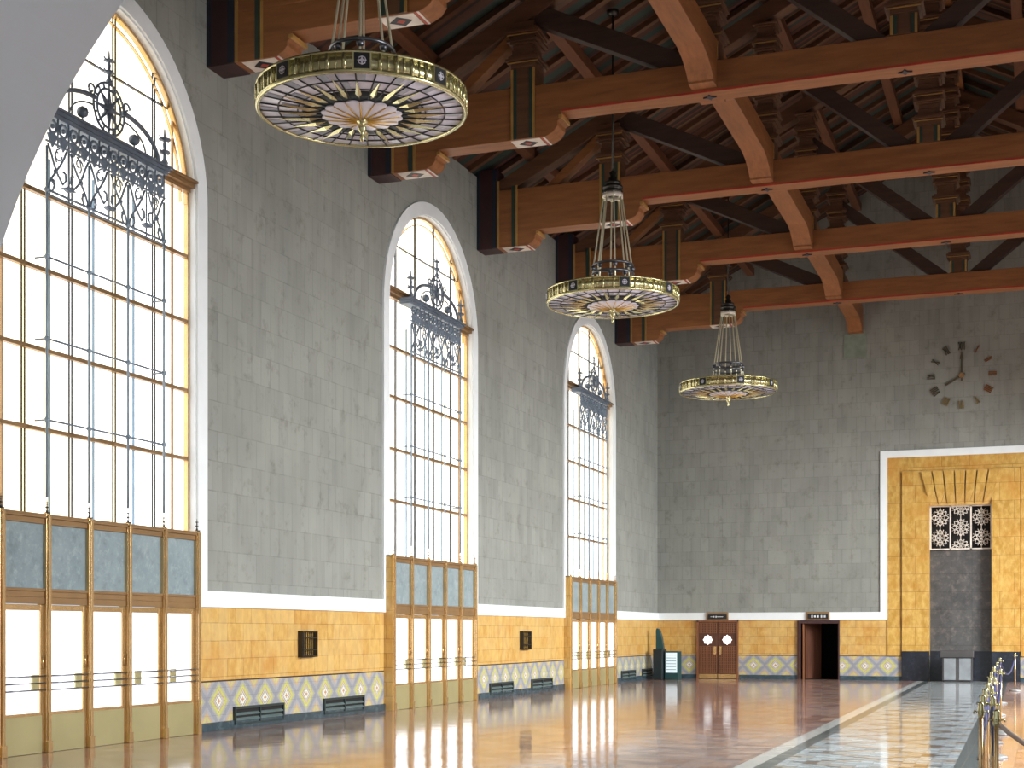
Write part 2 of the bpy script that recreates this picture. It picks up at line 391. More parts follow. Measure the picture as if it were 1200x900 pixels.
# white string course and arch surrounds
n = 0
b = MB(); Z0, Z1, TP = 2.06, 2.33, .045
sp = [(NEAR, WC[0] - HW), (WC[0] + HW, WC[1] - HW), (WC[1] + HW, WC[2] - HW), (WC[2] + HW, L)]
for a, e in sp: b.box(-D, -D + TP, a, e, Z0, Z1)
struct(b.build('trim_1', M['white'], None, .006), 'white string course along the left wall between the windows', 'trim')
b = MB()
for x0, x1 in ((-D + TP, -11.10), (-10.34, -7.60), (-6.82, PX0 + .24)): b.box(x0, x1, L - TP, L, Z0, Z1)
b.box(PX0, PX0 + .24, L - TP, L, Z1, PTOP - .24); b.box(PX1 - .24, PX1, L - TP, L, Z0, PTOP - .24); b.box(PX0, PX1, L - TP, L, PTOP - .24, PTOP)
b.box(PX1, XR, L - TP, L, Z0, Z1)
struct(b.build('trim_2', M['white'], None, .006), 'white string course of the far wall rising around the yellow portal', 'trim')
def surround(k, X, sgn):
    c = WC[k]; b = MB(); A = arc_pts(c, HI, 40); B = arc_pts(c, HW, 40); x0, x1 = sorted((X, X + sgn * TP))
    b.box(x0, x1, c - HW, c - HI, Z0, SPR); b.box(x0, x1, c + HI, c + HW, Z0, SPR)
    for i in range(40): b.prism('x', [A[i], A[i + 1], B[i + 1], B[i]], x0, x1)
    # reveal lining
    x2, x3 = sorted((X, X - sgn * .16))
    b.box(x2, x3, c - HI, c - HI + .03, Z0, SPR); b.box(x2, x3, c + HI - .03, c + HI, Z0, SPR)
    C = arc_pts(c, HI - .03, 40)
    for i in range(40): b.prism('x', [A[i], A[i + 1], C[i + 1], C[i]], x2, x3)
    return b
for k in range(3):
    struct(surround(k, -D, 1).build('trim_%d' % (3 + k), M['white']), 'white arched surround of the %s left window' % ORD[k], 'trim')
for k in range(3):
    struct(surround(k, XR, -1).build('trim_%d' % (6 + k), M['white']), 'white arched surround of the %s right window' % ORD[k], 'trim')

# ================================================================== WINDOWS
def make_window(k):
    c = WC[k] - .08; X = -D - .17
    t = thing('window_%d' % (k + 1), (X, WC[k], 3.2), 'tall round-topped window with bright white panes, %s on the left wall' % ORD[k], 'window', None, 'structure')
    b = MB(); A = arc_pts(WC[k], HI - .01, 40); b.prism('x', [(WC[k] - HI + .01, 3.0)] + A + [(WC[k] + HI - .01, 3.0)], X - .05, X - .02)
    b.build('pane', M['pane'], t)
    b = MB(); A = arc_pts(WC[k], HI - .03, 40); B = arc_pts(WC[k], HI - .08, 40)
    b.box(X - .02, X + .06, WC[k] - HI + .03, WC[k] - HI + .07, 3.2, SPR); b.box(X - .02, X + .06, WC[k] + HI - .07, WC[k] + HI - .03, 3.2, SPR)
    for i in range(40): b.prism('x', [A[i], A[i + 1], B[i + 1], B[i]], X - .02, X + .06)
    A = arc_pts(WC[k], HI - .20, 40); B = arc_pts(WC[k], HI - .215, 40)
    for i in range(40): b.prism('x', [A[i], A[i + 1], B[i + 1], B[i]], X - .02, X + .03)
    b.build('window_frame', M['brass'], t)
    def top(y, r=HI - .06): return SPR + sqrt(max(0, r * r - (y - WC[k]) ** 2))
    for y in (-1.55, -.52, .52, 1.55):
        b = MB()
        for d in (-.032, .032): b.box(X - .02, X + .0, c + y + d - .008, c + y + d + .008, 3.2, top(c + y))
        b.build('mullion', M['chdark'], t)
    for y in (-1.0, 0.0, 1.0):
        b = MB(); b.box(X - .02, X + .015, c + y - .009, c + y + .009, 3.2, 8.3); b.build('glazing_bar', M['irons'], t)  # pale bars added to imitate faint bluish reflection and shade lines in the glass
    for y in (-2.0, 2.05):
        b = MB(); b.box(X - .02, X + .02, c + y - .01, c + y + .01, 3.2, top(c + y)); b.build('glazing_bar', M['brassd'], t)
    for z in (4.47, 5.58, 6.70, 7.76):
        b = MB(); b.box(X - .02, X + .06, WC[k] - HI + .08, WC[k] + HI - .08, z - .028, z + .028); b.build('glazing_rail', M['brassd'], t)
    b = MB(); z = 10.0; h = sqrt((HI - .1) ** 2 - (z - SPR) ** 2); b.box(X - .02, X + .02, WC[k] - h, WC[k] + h, z - .01, z + .01); b.build('glazing_rail', M['chdark'], t)
    # springing transom with moulded profile
    b = MB()
    for z0, z1, dx in ((8.80, 8.86, .10), (8.86, 8.93, .18), (8.93, 8.97, .24)):
        b.box(X - .02, X + dx, WC[k] - HI + .03, WC[k] + HI - .03, z0, z1)
    b.build('transom', M['brassd'], t, .006)
for k in range(3): make_window(k)
for k in range(3):
    c = WC[k]; X = XR + .17
    t = thing('window_%d' % (k + 4), (X, c, 0), 'bright arched window, %s on the right wall' % ORD[k], 'window', None, 'structure')
    b = MB(); A = arc_pts(c, HI - .01, 40); b.prism('x', [(c - HI + .01, 0)] + A + [(c + HI - .01, 0)], X + .02, X + .05); b.build('pane', M['paner'], t)
    b = MB()
    for y in (-1.55, -.52, .52, 1.55): b.box(X - .05, X + .02, c + y - .03, c + y + .03, 0, SPR + 1.5)
    for z in (2.1, 3.2, 4.47, 5.58, 6.70, 7.76, 8.9): b.box(X - .05, X + .02, c - HI, c + HI, z - .03, z + .03)
    b.build('glazing_grid', M['brassd'], t)

# ------------------------------------------------------------------ wrought iron window grilles
def spiral(cy, cz, r0, r1, a0, a1, x, n=14):
    return [(x, cy + (r0 + (r1 - r0) * i / n) * cos(a0 + (a1 - a0) * i / n), cz + (r0 + (r1 - r0) * i / n) * sin(a0 + (a1 - a0) * i / n)) for i in range(n + 1)]
def finial(b, y, z, s=1.0, x=0.0, m=0):
    b.lathe([(.001, 0), (.045 * s, .02 * s), (.06 * s, .07 * s), (.03 * s, .13 * s), (.025 * s, .2 * s), (.09 * s, .23 * s), (.09 * s, .25 * s), (.025 * s, .28 * s), (.035 * s, .36 * s),
             (.02 * s, .42 * s), (.1 * s, .44 * s), (.1 * s, .455 * s), (.02 * s, .48 * s), (.012 * s, .6 * s), (.001, .64 * s)], 8, (x, y, z), m)
def make_grille(k):
    X = 0.0; ys = [-1.40, -.467, .467, 1.40]
    t = thing('window_grille', (0, 0, 0), '', 'window grille', 'wrought iron grilles in front of the arched windows')
    for y in ys:
        b = MB(); b.tube([(X, y, 3.49), (X, y, 8.3)], .019, 6)
        for z in (4.55, 5.66, 6.78, 7.7): b.ball((X, y, z), .04, n=8)
        b.build('upright_rod', M['rodm'], t)
    for z in (4.55, 5.66, 6.78):
        b = MB(); b.tube([(X, ys[0], z), (X, ys[3], z)], .014, 6); b.tube([(X, ys[0], z), (X - .2, ys[0], z)], .012, 5); b.tube([(X, ys[3], z), (X - .2, ys[3], z)], .012, 5)
        b.build('cross_rail', M['iron'], t)
    # lower ring rail
    b = MB(); b.tube([(X, ys[0], 7.7), (X, ys[3], 7.7)], .016, 6); b.tube([(X, ys[0], 7.64), (X, ys[3], 7.64)], .010, 6); b.build('cross_rail', M['iron'], t)
    # scroll panel: three bays
    for j in range(3):
        a, e = ys[j], ys[j + 1]; m = (a + e) / 2; w = (e - a) / 2; b = MB(); R = .017
        b.tube([(X, m, 7.66), (X, m, 8.34)], .012, 6)
        b.tube([(X, m, 7.80), (X, m, 7.86)], .035, 6); b.prism('x', [(m - .14, 7.82), (m, 7.79), (m + .14, 7.82), (m, 7.86)], X - .03, X + .03)
        for sg in (-1, 1):
            P = lambda y, z: (X, m + sg * y * w, z)
            b.tube([P(.10, 8.34), P(.22, 8.22), P(.40, 8.10), P(.62, 7.98), P(.82, 7.86), P(.93, 7.76), P(.90, 7.70), P(.74, 7.71), P(.66, 7.79), P(.72, 7.86)], R, 5)
            b.tube([P(.95, 8.34), P(.80, 8.22), P(.66, 8.08), P(.48, 7.96), P(.26, 7.86), P(.12, 7.93), P(.14, 8.02), P(.26, 8.04)], R, 5)
            b.tube([P(.40, 8.34), P(.55, 8.30), P(.62, 8.20), P(.55, 8.13)], .012, 5)
            b.ball(P(.60, 8.0), .035, n=6); b.ball(P(.72, 7.85), .03, n=6)
            b.tube(spiral(m + sg * .5 * w, 8.24, .09, .03, 0, sg * 5, X), .012, 5)
        b.build('scrollwork_panel', M['iron'], t)
    # lace band
    b = MB(); z0, z1 = 8.36, 8.76
    b.box(X - .015, X + .015, ys[0] - .02, ys[3] + .02, z1 - .03, z1); b.box(X - .015, X + .015, ys[0] - .02, ys[3] + .02, z0, z0 + .02)
    N = 12
    for i in range(N):
        y = ys[0] + (i + .5) * (ys[3] - ys[0]) / N
        b.tube([(X, y + .085 * cos(q * pi / 5), 8.60 + .085 * sin(q * pi / 5)) for q in range(10)], .022, 5, True)
        b.ball((X, y, 8.60), .035, n=6)
        b.prism('x', [(y - .11, z0 + .12), (y, z0 - .05), (y + .11, z0 + .12), (y, z0 + .17)], X - .012, X + .012)
        b.tube([(X, y + .117, z0 - .02), (X, y + .117, z1)], .014, 5)
        b.tube([(X, y + .05 * cos(q * pi / 4), 8.44 + .05 * sin(q * pi / 4)) for q in range(8)], .016, 5, True)
    b.build('lace_band', M['iron'], t)
    b = MB()
    for a0, a1, zz0, zz1 in ((.0, .03, 8.74, 8.78), (.0, .06, 8.78, 8.83), (.0, .09, 8.83, 8.865)):
        b.box(X - .25, X + a1, ys[0] - a1 - .03, ys[3] + a1 + .03, zz0, zz1)
    b.build('cornice_shelf', M['iron'], t)
    # crest: toothed wheel, two arches and finials
    b = MB(); cy, cz, R = 0, 9.27, .37
    for rr in (R, R - .085): b.tube([(X, cy + rr * cos(q * pi / 12), cz + rr * sin(q * pi / 12)) for q in range(24)], .018, 5, True)
    for q in range(16):
        a = q * pi / 8; b.tube([(X, cy + (R - .08) * cos(a), cz + (R - .08) * sin(a)), (X, cy + R * cos(a), cz + R * sin(a))], .016, 5)
    for q in range(8):
        a = q * pi / 4; b.tube([(X, cy, cz), (X, cy + (R - .08) * cos(a), cz + (R - .08) * sin(a))], [.05, .012], 5)
    b.ball((X, cy, cz), .08, n=8)
    b.build('wheel_rosette', M['iron'], t)
    for sg in (-1, 1):
        b = MB(); b.tube([(X, sg * (.33 + .92 * sin(q * pi / 24)), 8.87 + .46 * cos(q * pi / 24)) for q in range(13)], .034, 6)
        b.tube([(X, sg * (.36 + .56 * sin(q * pi / 16)), 8.87 + .34 * cos(q * pi / 16)) for q in range(9)], .014, 5)
        b.tube(spiral(sg * .42, 9.42, .09, .03, 0, 6, X), .016, 5)
        b.lathe([(.001, -.09), (.07, -.05), (.085, 0), (.07, .05), (.001, .09)], 10, (X, sg * .62, 9.02))
        b.tube([(X, sg * .62, 8.86), (X, sg * .62, 8.95)], .012, 5)
        b.build('crest_arch', M['iron'], t)
    for y, z, s in ((0, 9.62, .8), (-1.42, 8.86, .95), (1.42, 8.86, .95)):
        b = MB(); finial(b, y, z, s, X)
        for q in (.23, .44):
            b.tube([(X, y - .15 * s, z + (q + .03) * s), (X, y - .1 * s, z + q * s), (X, y + .1 * s, z + q * s), (X, y + .15 * s, z + (q + .03) * s)], .012, 5)
        b.build('finial', M['iron'], t)
    return t
g0 = make_grille(0)
for k in range(3):
    g = g0 if k == 0 else copy_tree(g0)
    g.location = (-D + .17, WC[k] - .17, 0)
    g['label'] = 'dark wrought iron grille with wheel crest and scrolls before the %s arched window' % ORD[k]

# ================================================================== DOOR SCREENS AND DOORS (left wall)
PS = .932; XS = -D + .20          # post spacing, face of the screen
DZT = 2.02
def make_screen(k):
    yc = WC[k] - .17; ys = [yc + (i - 2.5) * PS for i in range(6)]
    t = thing('door_screen', (XS, yc, 0), 'brass door screen with five blue-grey marble panels under the %s arched window' % ORD[k], 'door screen', 'brass door screens below the arched windows')
    for i, y in enumerate(ys):
        b = MB(); b.box(XS - .16, XS, y - .045, y + .045, 0, 3.27); b.box(XS, XS + .025, y - .03, y + .03, 0, 3.24); b.box(XS - .01, XS + .035, y - .05, y + .05, 0, .16)
        p = b.build('post', M['brass'], t, .005)
        b = MB(); finial(b, y, 3.28, .30, XS - .03); b.box(XS - .05, XS + .01, y - .03, y + .03, 3.27, 3.285); b.build('finial', M['chdark'] if k == 0 else M['brassd'], p)
    for i in range(5):
        a, e = ys[i] + .045, ys[i + 1] - .045
        b = MB(); b.box(XS - .10, XS - .06, a, e, 2.24, 3.12); b.build('marble_panel', M['panel'], t)
    b = MB()
    b.box(XS - .14, XS - .03, ys[0], ys[5], 3.12, 3.20); b.box(XS - .16, XS + .0, ys[0], ys[5], 3.20, 3.235); b.build('top_rail', M['brassd'], t, .004)
    b = MB(); b.box(XS - .14, XS - .035, ys[0], ys[5], 2.12, 2.20); b.box(XS - .14, XS - .02, ys[0], ys[5], 2.20, 2.24); b.box(XS - .14, XS - .03, ys[0], ys[5], 2.03, 2.12)
    b.build('lintel_rail', M['brassd'], t, .004)
    for y0, y1 in ((ys[0] - .09, ys[0] - .045), (ys[5] + .045, ys[5] + .075)):
        b = MB(); b.box(-D - .12, XS, y0, y1, 0, 3.26); b.build('side_panel', M['yellow'], t)
    b = MB(); b.box(-D - .16, XS - .02, ys[0] - .09, ys[5] + .075, 3.2355, 3.26); b.build('head_cover', M['brassd'], t)
    return ys
LOCK = {0: (1, 1, 1, -1, -1), 1: (1, 1, 1, 1, -1), 2: (1, 1, 1, 1, -1)}
POSN = ['leftmost', 'second from the left', 'middle', 'fourth from the left', 'rightmost']
dn = 1
for k in range(3):
    ys = make_screen(k)
    for i in range(5):
        a, e = ys[i] + .048, ys[i + 1] - .048; X = XS - .10; w = .07
        lk = LOCK[k][i]
        t = thing('door_%d' % dn, (X, (a + e) / 2, 0), 'brass framed glass door, %s of five under the %s arched window' % (POSN[i], ORD[k]), 'door', 'glass doors under the arched windows', 'structure'); dn += 1
        b = MB(); b.box(X, X + .055, a, a + w, .01, DZT); b.box(X, X + .055, e - w, e, .01, DZT); b.box(X, X + .055, a + w, e - w, DZT - .08, DZT); b.box(X, X + .055, a + w, e - w, .5, .555)
        b.build('door_frame', M['brass'], t, .004)
        b = MB(); b.box(X + .02, X + .03, a + w, e - w, .55, DZT - .075); b.build('glass_pane', M['panedoor'], t)
        b = MB(); b.box(X + .0, X + .06, a + w - .03, e - w + .03, .003, .515); b.build('kick_plate', M['kick'], t, .004)
        for z in (.86, .955, 1.05):
            b = MB(); b.tube([(X + .09, a + .02, z), (X + .09, e - .02, z)], .011, 6)
            for y in (a + .03, e - .03): b.tube([(X + .05, y, z), (X + .09, y, z)], .012, 6)
            b.build('push_bar', M['steel'], t)
        y = e - .2 if lk == 1 else a + .2
        b = MB(); b.box(X + .055, X + .085, y - .07, y + .07, .85, 1.07); b.build('lock_plate', M['kick'], t, .004)
        b = MB(); b.tube([(X + .06, e - .03 if lk == 1 else a + .03, z) for z in (1.15, 1.32)], .014, 6); b.build('pull_handle', M['brass'], t)

# ================================================================== WALL VENTS AND WALL GRILLES
vents = [(21.41, 23.12), (24.68, 26.42), (33.56, 35.22), (36.7, 38.43), (45.6, 47.3), (48.2, 49.55)]
vl = ['after the nearest window, left of two', 'after the nearest window, right of two', 'before the farthest window, left of two', 'before the farthest window, right of two',
      'just past the third window', 'beside the teal corner cabinet']
for (a, e), lb in zip(vents, vl):
    t = thing('wall_vent', (-D, (a + e) / 2, .07), 'dark slotted vent low in the tiled dado ' + lb, 'vent', 'air vents low on the left wall')
    x0, x1 = -D - .0, -D + .05
    b = MB(); b.box(x0, x1, a, e, .33, .37); b.box(x0, x1, a, e, .065, .09); b.box(x0, x1, a, a + .04, .09, .33); b.box(x0, x1, e - .04, e, .09, .33); b.build('vent_frame', M['vent'], t)
    b = MB(); b.box(x0, x0 + .012, a + .04, e - .04, .09, .33); b.build('vent_back', M['void'], t)
    for z in (.15, .235):
        b = MB(); b.prism('y', [(x0 + .012, z + .03), (x1 - .005, z), (x1 - .005, z - .014), (x0 + .012, z + .01)], a + .04, e - .04); b.build('slat', M['ventb'], t)
    b = MB(); b.box(x0 + .01, x1, (a + e) / 2 - .015, (a + e) / 2 + .015, .09, .33); b.build('mullion', M['vent'], t)
for (a, e), lb in zip([(23.7, 24.3), (35.81, 36.49)], ['between the first and second windows', 'between the second and third windows']):
    t = thing('wall_grille', (-D, (a + e) / 2, 1.18), 'small dark bronze grille box on the yellow dado ' + lb, 'wall grille', 'bronze grille boxes on the left dado')
    z0, z1 = 1.18, 1.67; x1 = -D + .10
    b = MB(); b.box(-D, x1, a, a + .035, z0, z1); b.box(-D, x1, e - .035, e, z0, z1); b.box(-D, x1, a + .035, e - .035, z0, z0 + .03); b.box(-D, x1, a + .035, e - .035, z1 - .03, z1); b.build('box_frame', M['chdark'], t)
    b = MB(); b.box(-D, -D + .02, a + .035, e - .035, z0 + .03, z1 - .03); b.build('back_plate', M['amber'], t)
    b = MB()
    for i in range(1, 8): b.box(x1 - .02, x1 - .005, a + i * (e - a) / 8 - .008, a + i * (e - a) / 8 + .008, z0 + .03, z1 - .03)
    b.build('vertical_bars', M['chdark'], t)
    b = MB()
    for f in (.27, .73): b.box(x1 - .01, x1 + .005, a + .02, e - .02, z0 + f * (z1 - z0) - .01, z0 + f * (z1 - z0) + .01)
    b.build('horizontal_bars', M['chdark'], t)

# ================================================================== BACK WALL FEATURES
# carved wooden double door
t = thing('door_16', (-10.715, L, 0), 'dark carved wooden double door with two bright star windows', 'door', None, 'structure')
x0, x1, xm = -11.40, -10.03, -10.715
b = MB(); b.box(x0 - .07, x0, L - .09, L, 0, 2.06); b.box(x1, x1 + .05, L - .09, L, 0, 2.06); b.box(x0 - .07, x1 + .05, L - .09, L, 2.0, 2.06); b.build('door_frame', M['walnutl'], t)
def star(c, z, r, n=8):
    return [(c + (r if i % 2 == 0 else r * .78) * cos(pi * i / n + pi / 8 * 0), z + (r if i % 2 == 0 else r * .78) * sin(pi * i / n)) for i in range(2 * n)]
for a, e, sg in ((x0, xm - .006, 1), (xm + .006, x1, -1)):
    b = MB(); b.box(a, e, L - .05, L - .012, .01, 2.0); leaf = b.build('door_leaf', M['dwalnut'], t)
    c = (a + e) / 2
    b = MB(); b.prism('y', star(c, 1.37, .18), L - .085, L - .052); b.build('star_window', M['star'], leaf)
    b = MB(); S0 = star(c, 1.37, .20); S1 = star(c, 1.37, .18)
    for i in range(16): b.prism('y', [S0[i], S0[(i + 1) % 16], S1[(i + 1) % 16], S1[i]], L - .095, L - .05)
    b.build('star_surround', M['walnutl'], leaf)
    b = MB()
    for i in range(9):
        xx = a + .04 + i * (e - a - .08) / 8; b.box(xx - .012, xx + .012, L - .066, L - .05, .18, 1.14); b.box(xx - .012, xx + .012, L - .066, L - .05, 1.6, 1.97)
    for i in range(13): z = .2 + i * .078; b.box(a + .03, e - .03, L - .068, L - .05, z - .01, z + .01)
    for i in range(5): z = 1.62 + i * .085; b.box(a + .03, e - .03, L - .068, L - .05, z - .01, z + .01)
    b.build('lattice', M['walnutl'], leaf)
    b = MB(); b.box(a + .01, e - .01, L - .075, L - .05, .02, .16); b.build('kick_plate', M['brass'], leaf)
    xx = (e - .09) if sg == 1 else (a + .09); b = MB(); b.box(xx - .045, xx + .045, L - .09, L - .052, .86, 1.14); b.build('push_plate', M['brass'], leaf)
def sign(x0, x1, label, glyph):
    t = thing('door_sign', ((x0 + x1) / 2, L, 2.05), label, 'sign', None)
    b = MB(); b.box(x0 - .05, x1 + .05, L - .10, L, 2.065, 2.34); b.build('sign_case', M['brassd'], t, .01)
    b = MB(); b.box(x0, x1, L - .115, L - .10, 2.10, 2.27); b.build('sign_face', M['black'], t)
    for (u, w, h) in glyph:
        b = MB(); xx = x0 + u * (x1 - x0); b.box(xx - w / 2, xx + w / 2, L - .12, L - .115, 2.185 - h / 2, 2.185 + h / 2)
        b.build('letter', M['text'], t)
sign(-11.06, -10.38, 'dark sign plate with faint pale lettering above the carved wooden doors', [(.2, .07, .02), (.32, .05, .05), (.44, .04, .06), (.65, .22, .02)])
sign(-7.56, -6.86, 'dark sign plate with five white characters above the open dark doorway', [(.22, .05, .09), (.36, .06, .07), (.51, .06, .08), (.68, .05, .09), (.84, .06, .08)])
# open doorway frame
t = thing('door_17', (-7.165, L, 0), 'open dark doorway with a dark reddish wooden door folded inside', 'door', None, 'structure')
b = MB(); b.box(-7.92, -7.80, L - .07, L + .2, 0, 2.04); b.box(-6.53, -6.48, L - .05, L + .2, 0, 2.04); b.box(-7.80, -6.53, L - .07, L + .2, 1.94, 2.04); b.build('door_frame', M['maroon'], t)
b = MB(); b.box(-7.84, -7.82, L - .09, L - .07, 0, 2.04); b.box(-7.74, -7.70, L - .02, L + .15, 0, 1.94); b.build('door_stop', M['walnutl'], t)
b = MB(); b.prism('z', [(-7.70, L + .15), (-7.66, L + .13), (-7.25, L + 1.05), (-7.30, L + 1.07)], .02, 1.94); b.build('door_leaf', M['dwalnut'], t)

# portal mouldings (trim_9), niche back, grille
b = MB()
def frame(x0, x1, zt, y, w, m): b.box(x0, x0 + w, y - .0, L, 1.0, zt, m); b.box(x1 - w, x1, y, L, 1.0, zt, m); b.box(x0 + w, x1 - w, y, L, zt - w, zt, m)
C = -2.515
b.box(-4.88, -4.44, L - .04, L, .84, 7.58, 0); b.box(2 * C + 4.44, 2 * C + 4.88, L - .04, L, .84, 7.58, 0); b.box(-4.44, 2 * C + 4.44, L - .04, L, 7.10, 7.58, 0)
b.build('trim_9', M['portal'])
o = bpy.data.objects['trim_9']; struct(o, 'outer yellow stone frame of the tall portal', 'trim')
# remove the low part so the tile band shows beside the portal
b = MB()
b.box(-4.40, NX0, L - .09, L, 1.0, 7.06, 0); b.box(NX1, 2 * C + 4.40, L - .09, L, 1.0, 7.06, 0)
b.box(-4.41, NX0, L - .095, L, .0, 1.0, 1); b.box(NX1, 2 * C + 4.41, L - .095, L, .0, 1.0, 1)
# voussoirs: upper flat wedges, lower splayed wedges
N = 7; xt0, xt1, xb0, xb1 = -3.78, -1.25, -3.62, -1.41; zt, zm = 7.03, 6.36
for i in range(N):
    g = .02
    a0 = xt0 + (xt1 - xt0) * i / N + g; a1 = xt0 + (xt1 - xt0) * (i + 1) / N - g; c0 = xb0 + (xb1 - xb0) * i / N + g; c1 = xb0 + (xb1 - xb0) * (i + 1) / N - g
    pr = .16 + .03 * (3 - abs(i - 3)) / 3
    b.prism('y', [(c0, zm), (c1, zm), (a1, zt), (a0, zt)], L - pr, L, 0)
    d0 = NX0 + .0 + (NX1 - NX0) * i / N + g; d1 = NX0 + (NX1 - NX0) * (i + 1) / N - g
    v = [(c0, L - pr + .01, zm), (c1, L - pr + .01, zm), (d1, L - .01, 5.93), (d0, L - .01, 5.93), (c0, L + .01, zm), (c1, L + .01, zm), (d1, L + .01, 5.93), (d0, L + .01, 5.93)]
    b.add(v, [(0, 1, 2, 3), (4, 7, 6, 5), (0, 4, 5, 1), (3, 2, 6, 7), (0, 3, 7, 4), (1, 5, 6, 2)], 0)
struct(b.build('trim_10', [M['portal'], M['bmarble']]), 'inner yellow stone jambs and fan of wedge stones over the niche', 'trim')
b = MB(); b.box(NX0, NX1, L + .30, L + .36, 1.0, 4.42); b.box(NX0, NX1, L + .28, L + .36, 0, 1.0, 1)
struct(b.build('wall_niche', [M['niche'], M['bmarble']]), 'dark grey marble slab filling the portal niche', 'wall')
b = MB(); b.box(NX0, NX1, L + .44, L + .5, 4.38, 5.95); struct(b.build('wall_niche_upper', M['void']), 'dark recess behind the brass niche grille', 'wall')
t = thing('brass_grille', (C, L + .22, 4.42), 'pale brass geometric star grille at the top of the portal niche', 'grille')
b = MB(); w3 = (NX1 - NX0) / 3
for i in range(4): xx = NX0 + i * w3; xx = min(max(xx, NX0 + .025), NX1 - .025); b.box(xx - .025, xx + .025, L + .2, L + .26, 4.42, 5.90)
b.box(NX0 + .05, NX1 - .05, L + .2, L + .26, 4.42, 4.46); b.box(NX0 + .05, NX1 - .05, L + .2, L + .26, 5.86, 5.90); b.build('grille_frame', M['cream'], t)
for i in range(3):
    a, e = NX0 + i * w3 + .03, NX0 + (i + 1) * w3 - .03; c = (a + e) / 2; hw = (e - a) / 2; b = MB(); zs = (4.82, 5.50) if i != 1 else (4.48, 5.16, 5.84)
    Y = L + .23
    def seg(p, q):
        p = (min(max(p[0], a), e), min(max(p[1], 4.46), 5.86)); q = (min(max(q[0], a), e), min(max(q[1], 4.46), 5.86))
        if abs(p[0] - q[0]) + abs(p[1] - q[1]) > .02: b.tube([(p[0], Y, p[1]), (q[0], Y, q[1])], .0125, 4)
    for z in zs:
        for q in range(8):
            al = q * pi / 4 + pi / 8; rr = min(hw, .30)
            seg((c + .05 * cos(al), z + .05 * sin(al)), (c + rr * cos(al), z + rr * sin(al)))
            a2 = al + pi / 4; seg((c + .05 * cos(al), z + .05 * sin(al)), (c + .05 * cos(a2), z + .05 * sin(a2)))
            seg((c + .2 * cos(al), z + .2 * sin(al)), (c + .13 * cos(al + pi / 8), z + .13 * sin(al + pi / 8)))
            seg((c + .2 * cos(a2), z + .2 * sin(a2)), (c + .13 * cos(al + pi / 8), z + .13 * sin(al + pi / 8)))
            seg((c + .2 * cos(al), z + .2 * sin(al)), (c + .29 * cos(al + pi / 8), z + .29 * sin(al + pi / 8)))
            seg((c + .2 * cos(a2), z + .2 * sin(a2)), (c + .29 * cos(al + pi / 8), z + .29 * sin(al + pi / 8)))
    seg((c, 4.46), (c, 5.86))
    b.build('star_lattice', M['cream'], t)

# podium in front of niche
t = thing('podium', (-2.6, L - .5, 0), 'low dark topped podium with two pale grey front panels before the niche', 'podium')
b = MB(); b.box(-3.05, -2.10, L - .75, L - .25, .04, .80); b.box(-3.0, -2.15, L - .72, L - .28, 0, .04); b.build('body', M['dgrey'], t, .01)
b = MB(); b.box(-3.12, -2.06, L - .80, L - .2, .80, 1.03); b.build('top', M['dgrey'], t, .02)
for a in (-3.0, -2.52):
    b = MB(); b.box(a, a + .37, L - .765, L - .75, .06, .78); b.build('front_panel', M['grey'], t, .005)

# corner cabinet and display
t = thing('cabinet', (-12.45, 48.9, 0), 'tall dark teal cabinet with pointed back board in the far left corner', 'cabinet')
b = MB(); b.box(-12.62, -12.28, 48.6, 49.2, 0, 1.05); b.build('body', M['tealk'], t, .02)
b = MB(); b.prism('y', [(-12.58, 1.05), (-12.30, 1.05), (-12.38, 1.5), (-12.46, 1.74), (-12.55, 1.78), (-12.58, 1.7)], 48.85, 49.05); b.build('back_board', M['teal'], t, .01)
t = thing('display_stand', (-12.0, 49.0, 0), 'square dark teal stand with a glowing pale blue front beside the corner cabinet', 'display stand')
b = MB(); b.box(-12.24, -11.76, 48.75, 49.25, 0, .98); b.build('body', M['teal'], t, .015)
b = MB(); b.box(-12.20, -11.80, 48.735, 48.75, .24, .93); b.build('screen', M['screen'], t)
b = MB()
for i in range(6): b.box(-12.17, -11.83, 48.728, 48.735, .34 + i * .1, .355 + i * .1)
b.build('shelf_lines', M['teal'], t)

# clock: separate brass numerals and hands on the wall
t = thing('wall_clock', (-2.47, L, 10.22), 'faded brass wall clock without a dial, roman numerals, hands at eight', 'clock')
CX, CZ = -2.47, 10.22
def bar(b, x0, z0, x1, z1, w=.03): 
    dx, dz = x1 - x0, z1 - z0; l = math.hypot(dx, dz); nx, nz = -dz / l * w / 2, dx / l * w / 2
    b.prism('y', [(x0 + nx, z0 + nz), (x1 + nx, z1 + nz), (x1 - nx, z1 - nz), (x0 - nx, z0 - nz)], L - .06, L - .02)
ROM = ['XII', 'I', 'II', 'III', 'IIII', 'V', 'VI', 'VII', 'VIII', 'IX', 'X', 'XI']
for h in range(12):
    al = pi / 2 - h * pi / 6; ux, uz = cos(al), sin(al); tx, tz = sin(al), -cos(al)
    s = ROM[h]; wd = {'I': .055, 'V': .12, 'X': .12}; tot = sum(wd[c] for c in s); pos = -tot / 2; b = MB()
    P = lambda u, v: (CX + ux * (.98 + v) + tx * u, CZ + uz * (.98 + v) + tz * u)
    for c in s:
        w = wd[c]; m = pos + w / 2
        if c == 'I': bar(b, *P(m, -.13), *P(m, .13))
        elif c == 'V': bar(b, *P(m - .045, .13), *P(m, -.13)); bar(b, *P(m + .045, .13), *P(m, -.13))
        else: bar(b, *P(m - .045, .13), *P(m + .045, -.13)); bar(b, *P(m + .045, .13), *P(m - .045, -.13))
        pos += w
    b.build('numeral', M['brown'] if h in (2, 3, 4, 1) else (M['faded'] if h in (0, 8, 9, 10, 11) else M['amberb']), t)
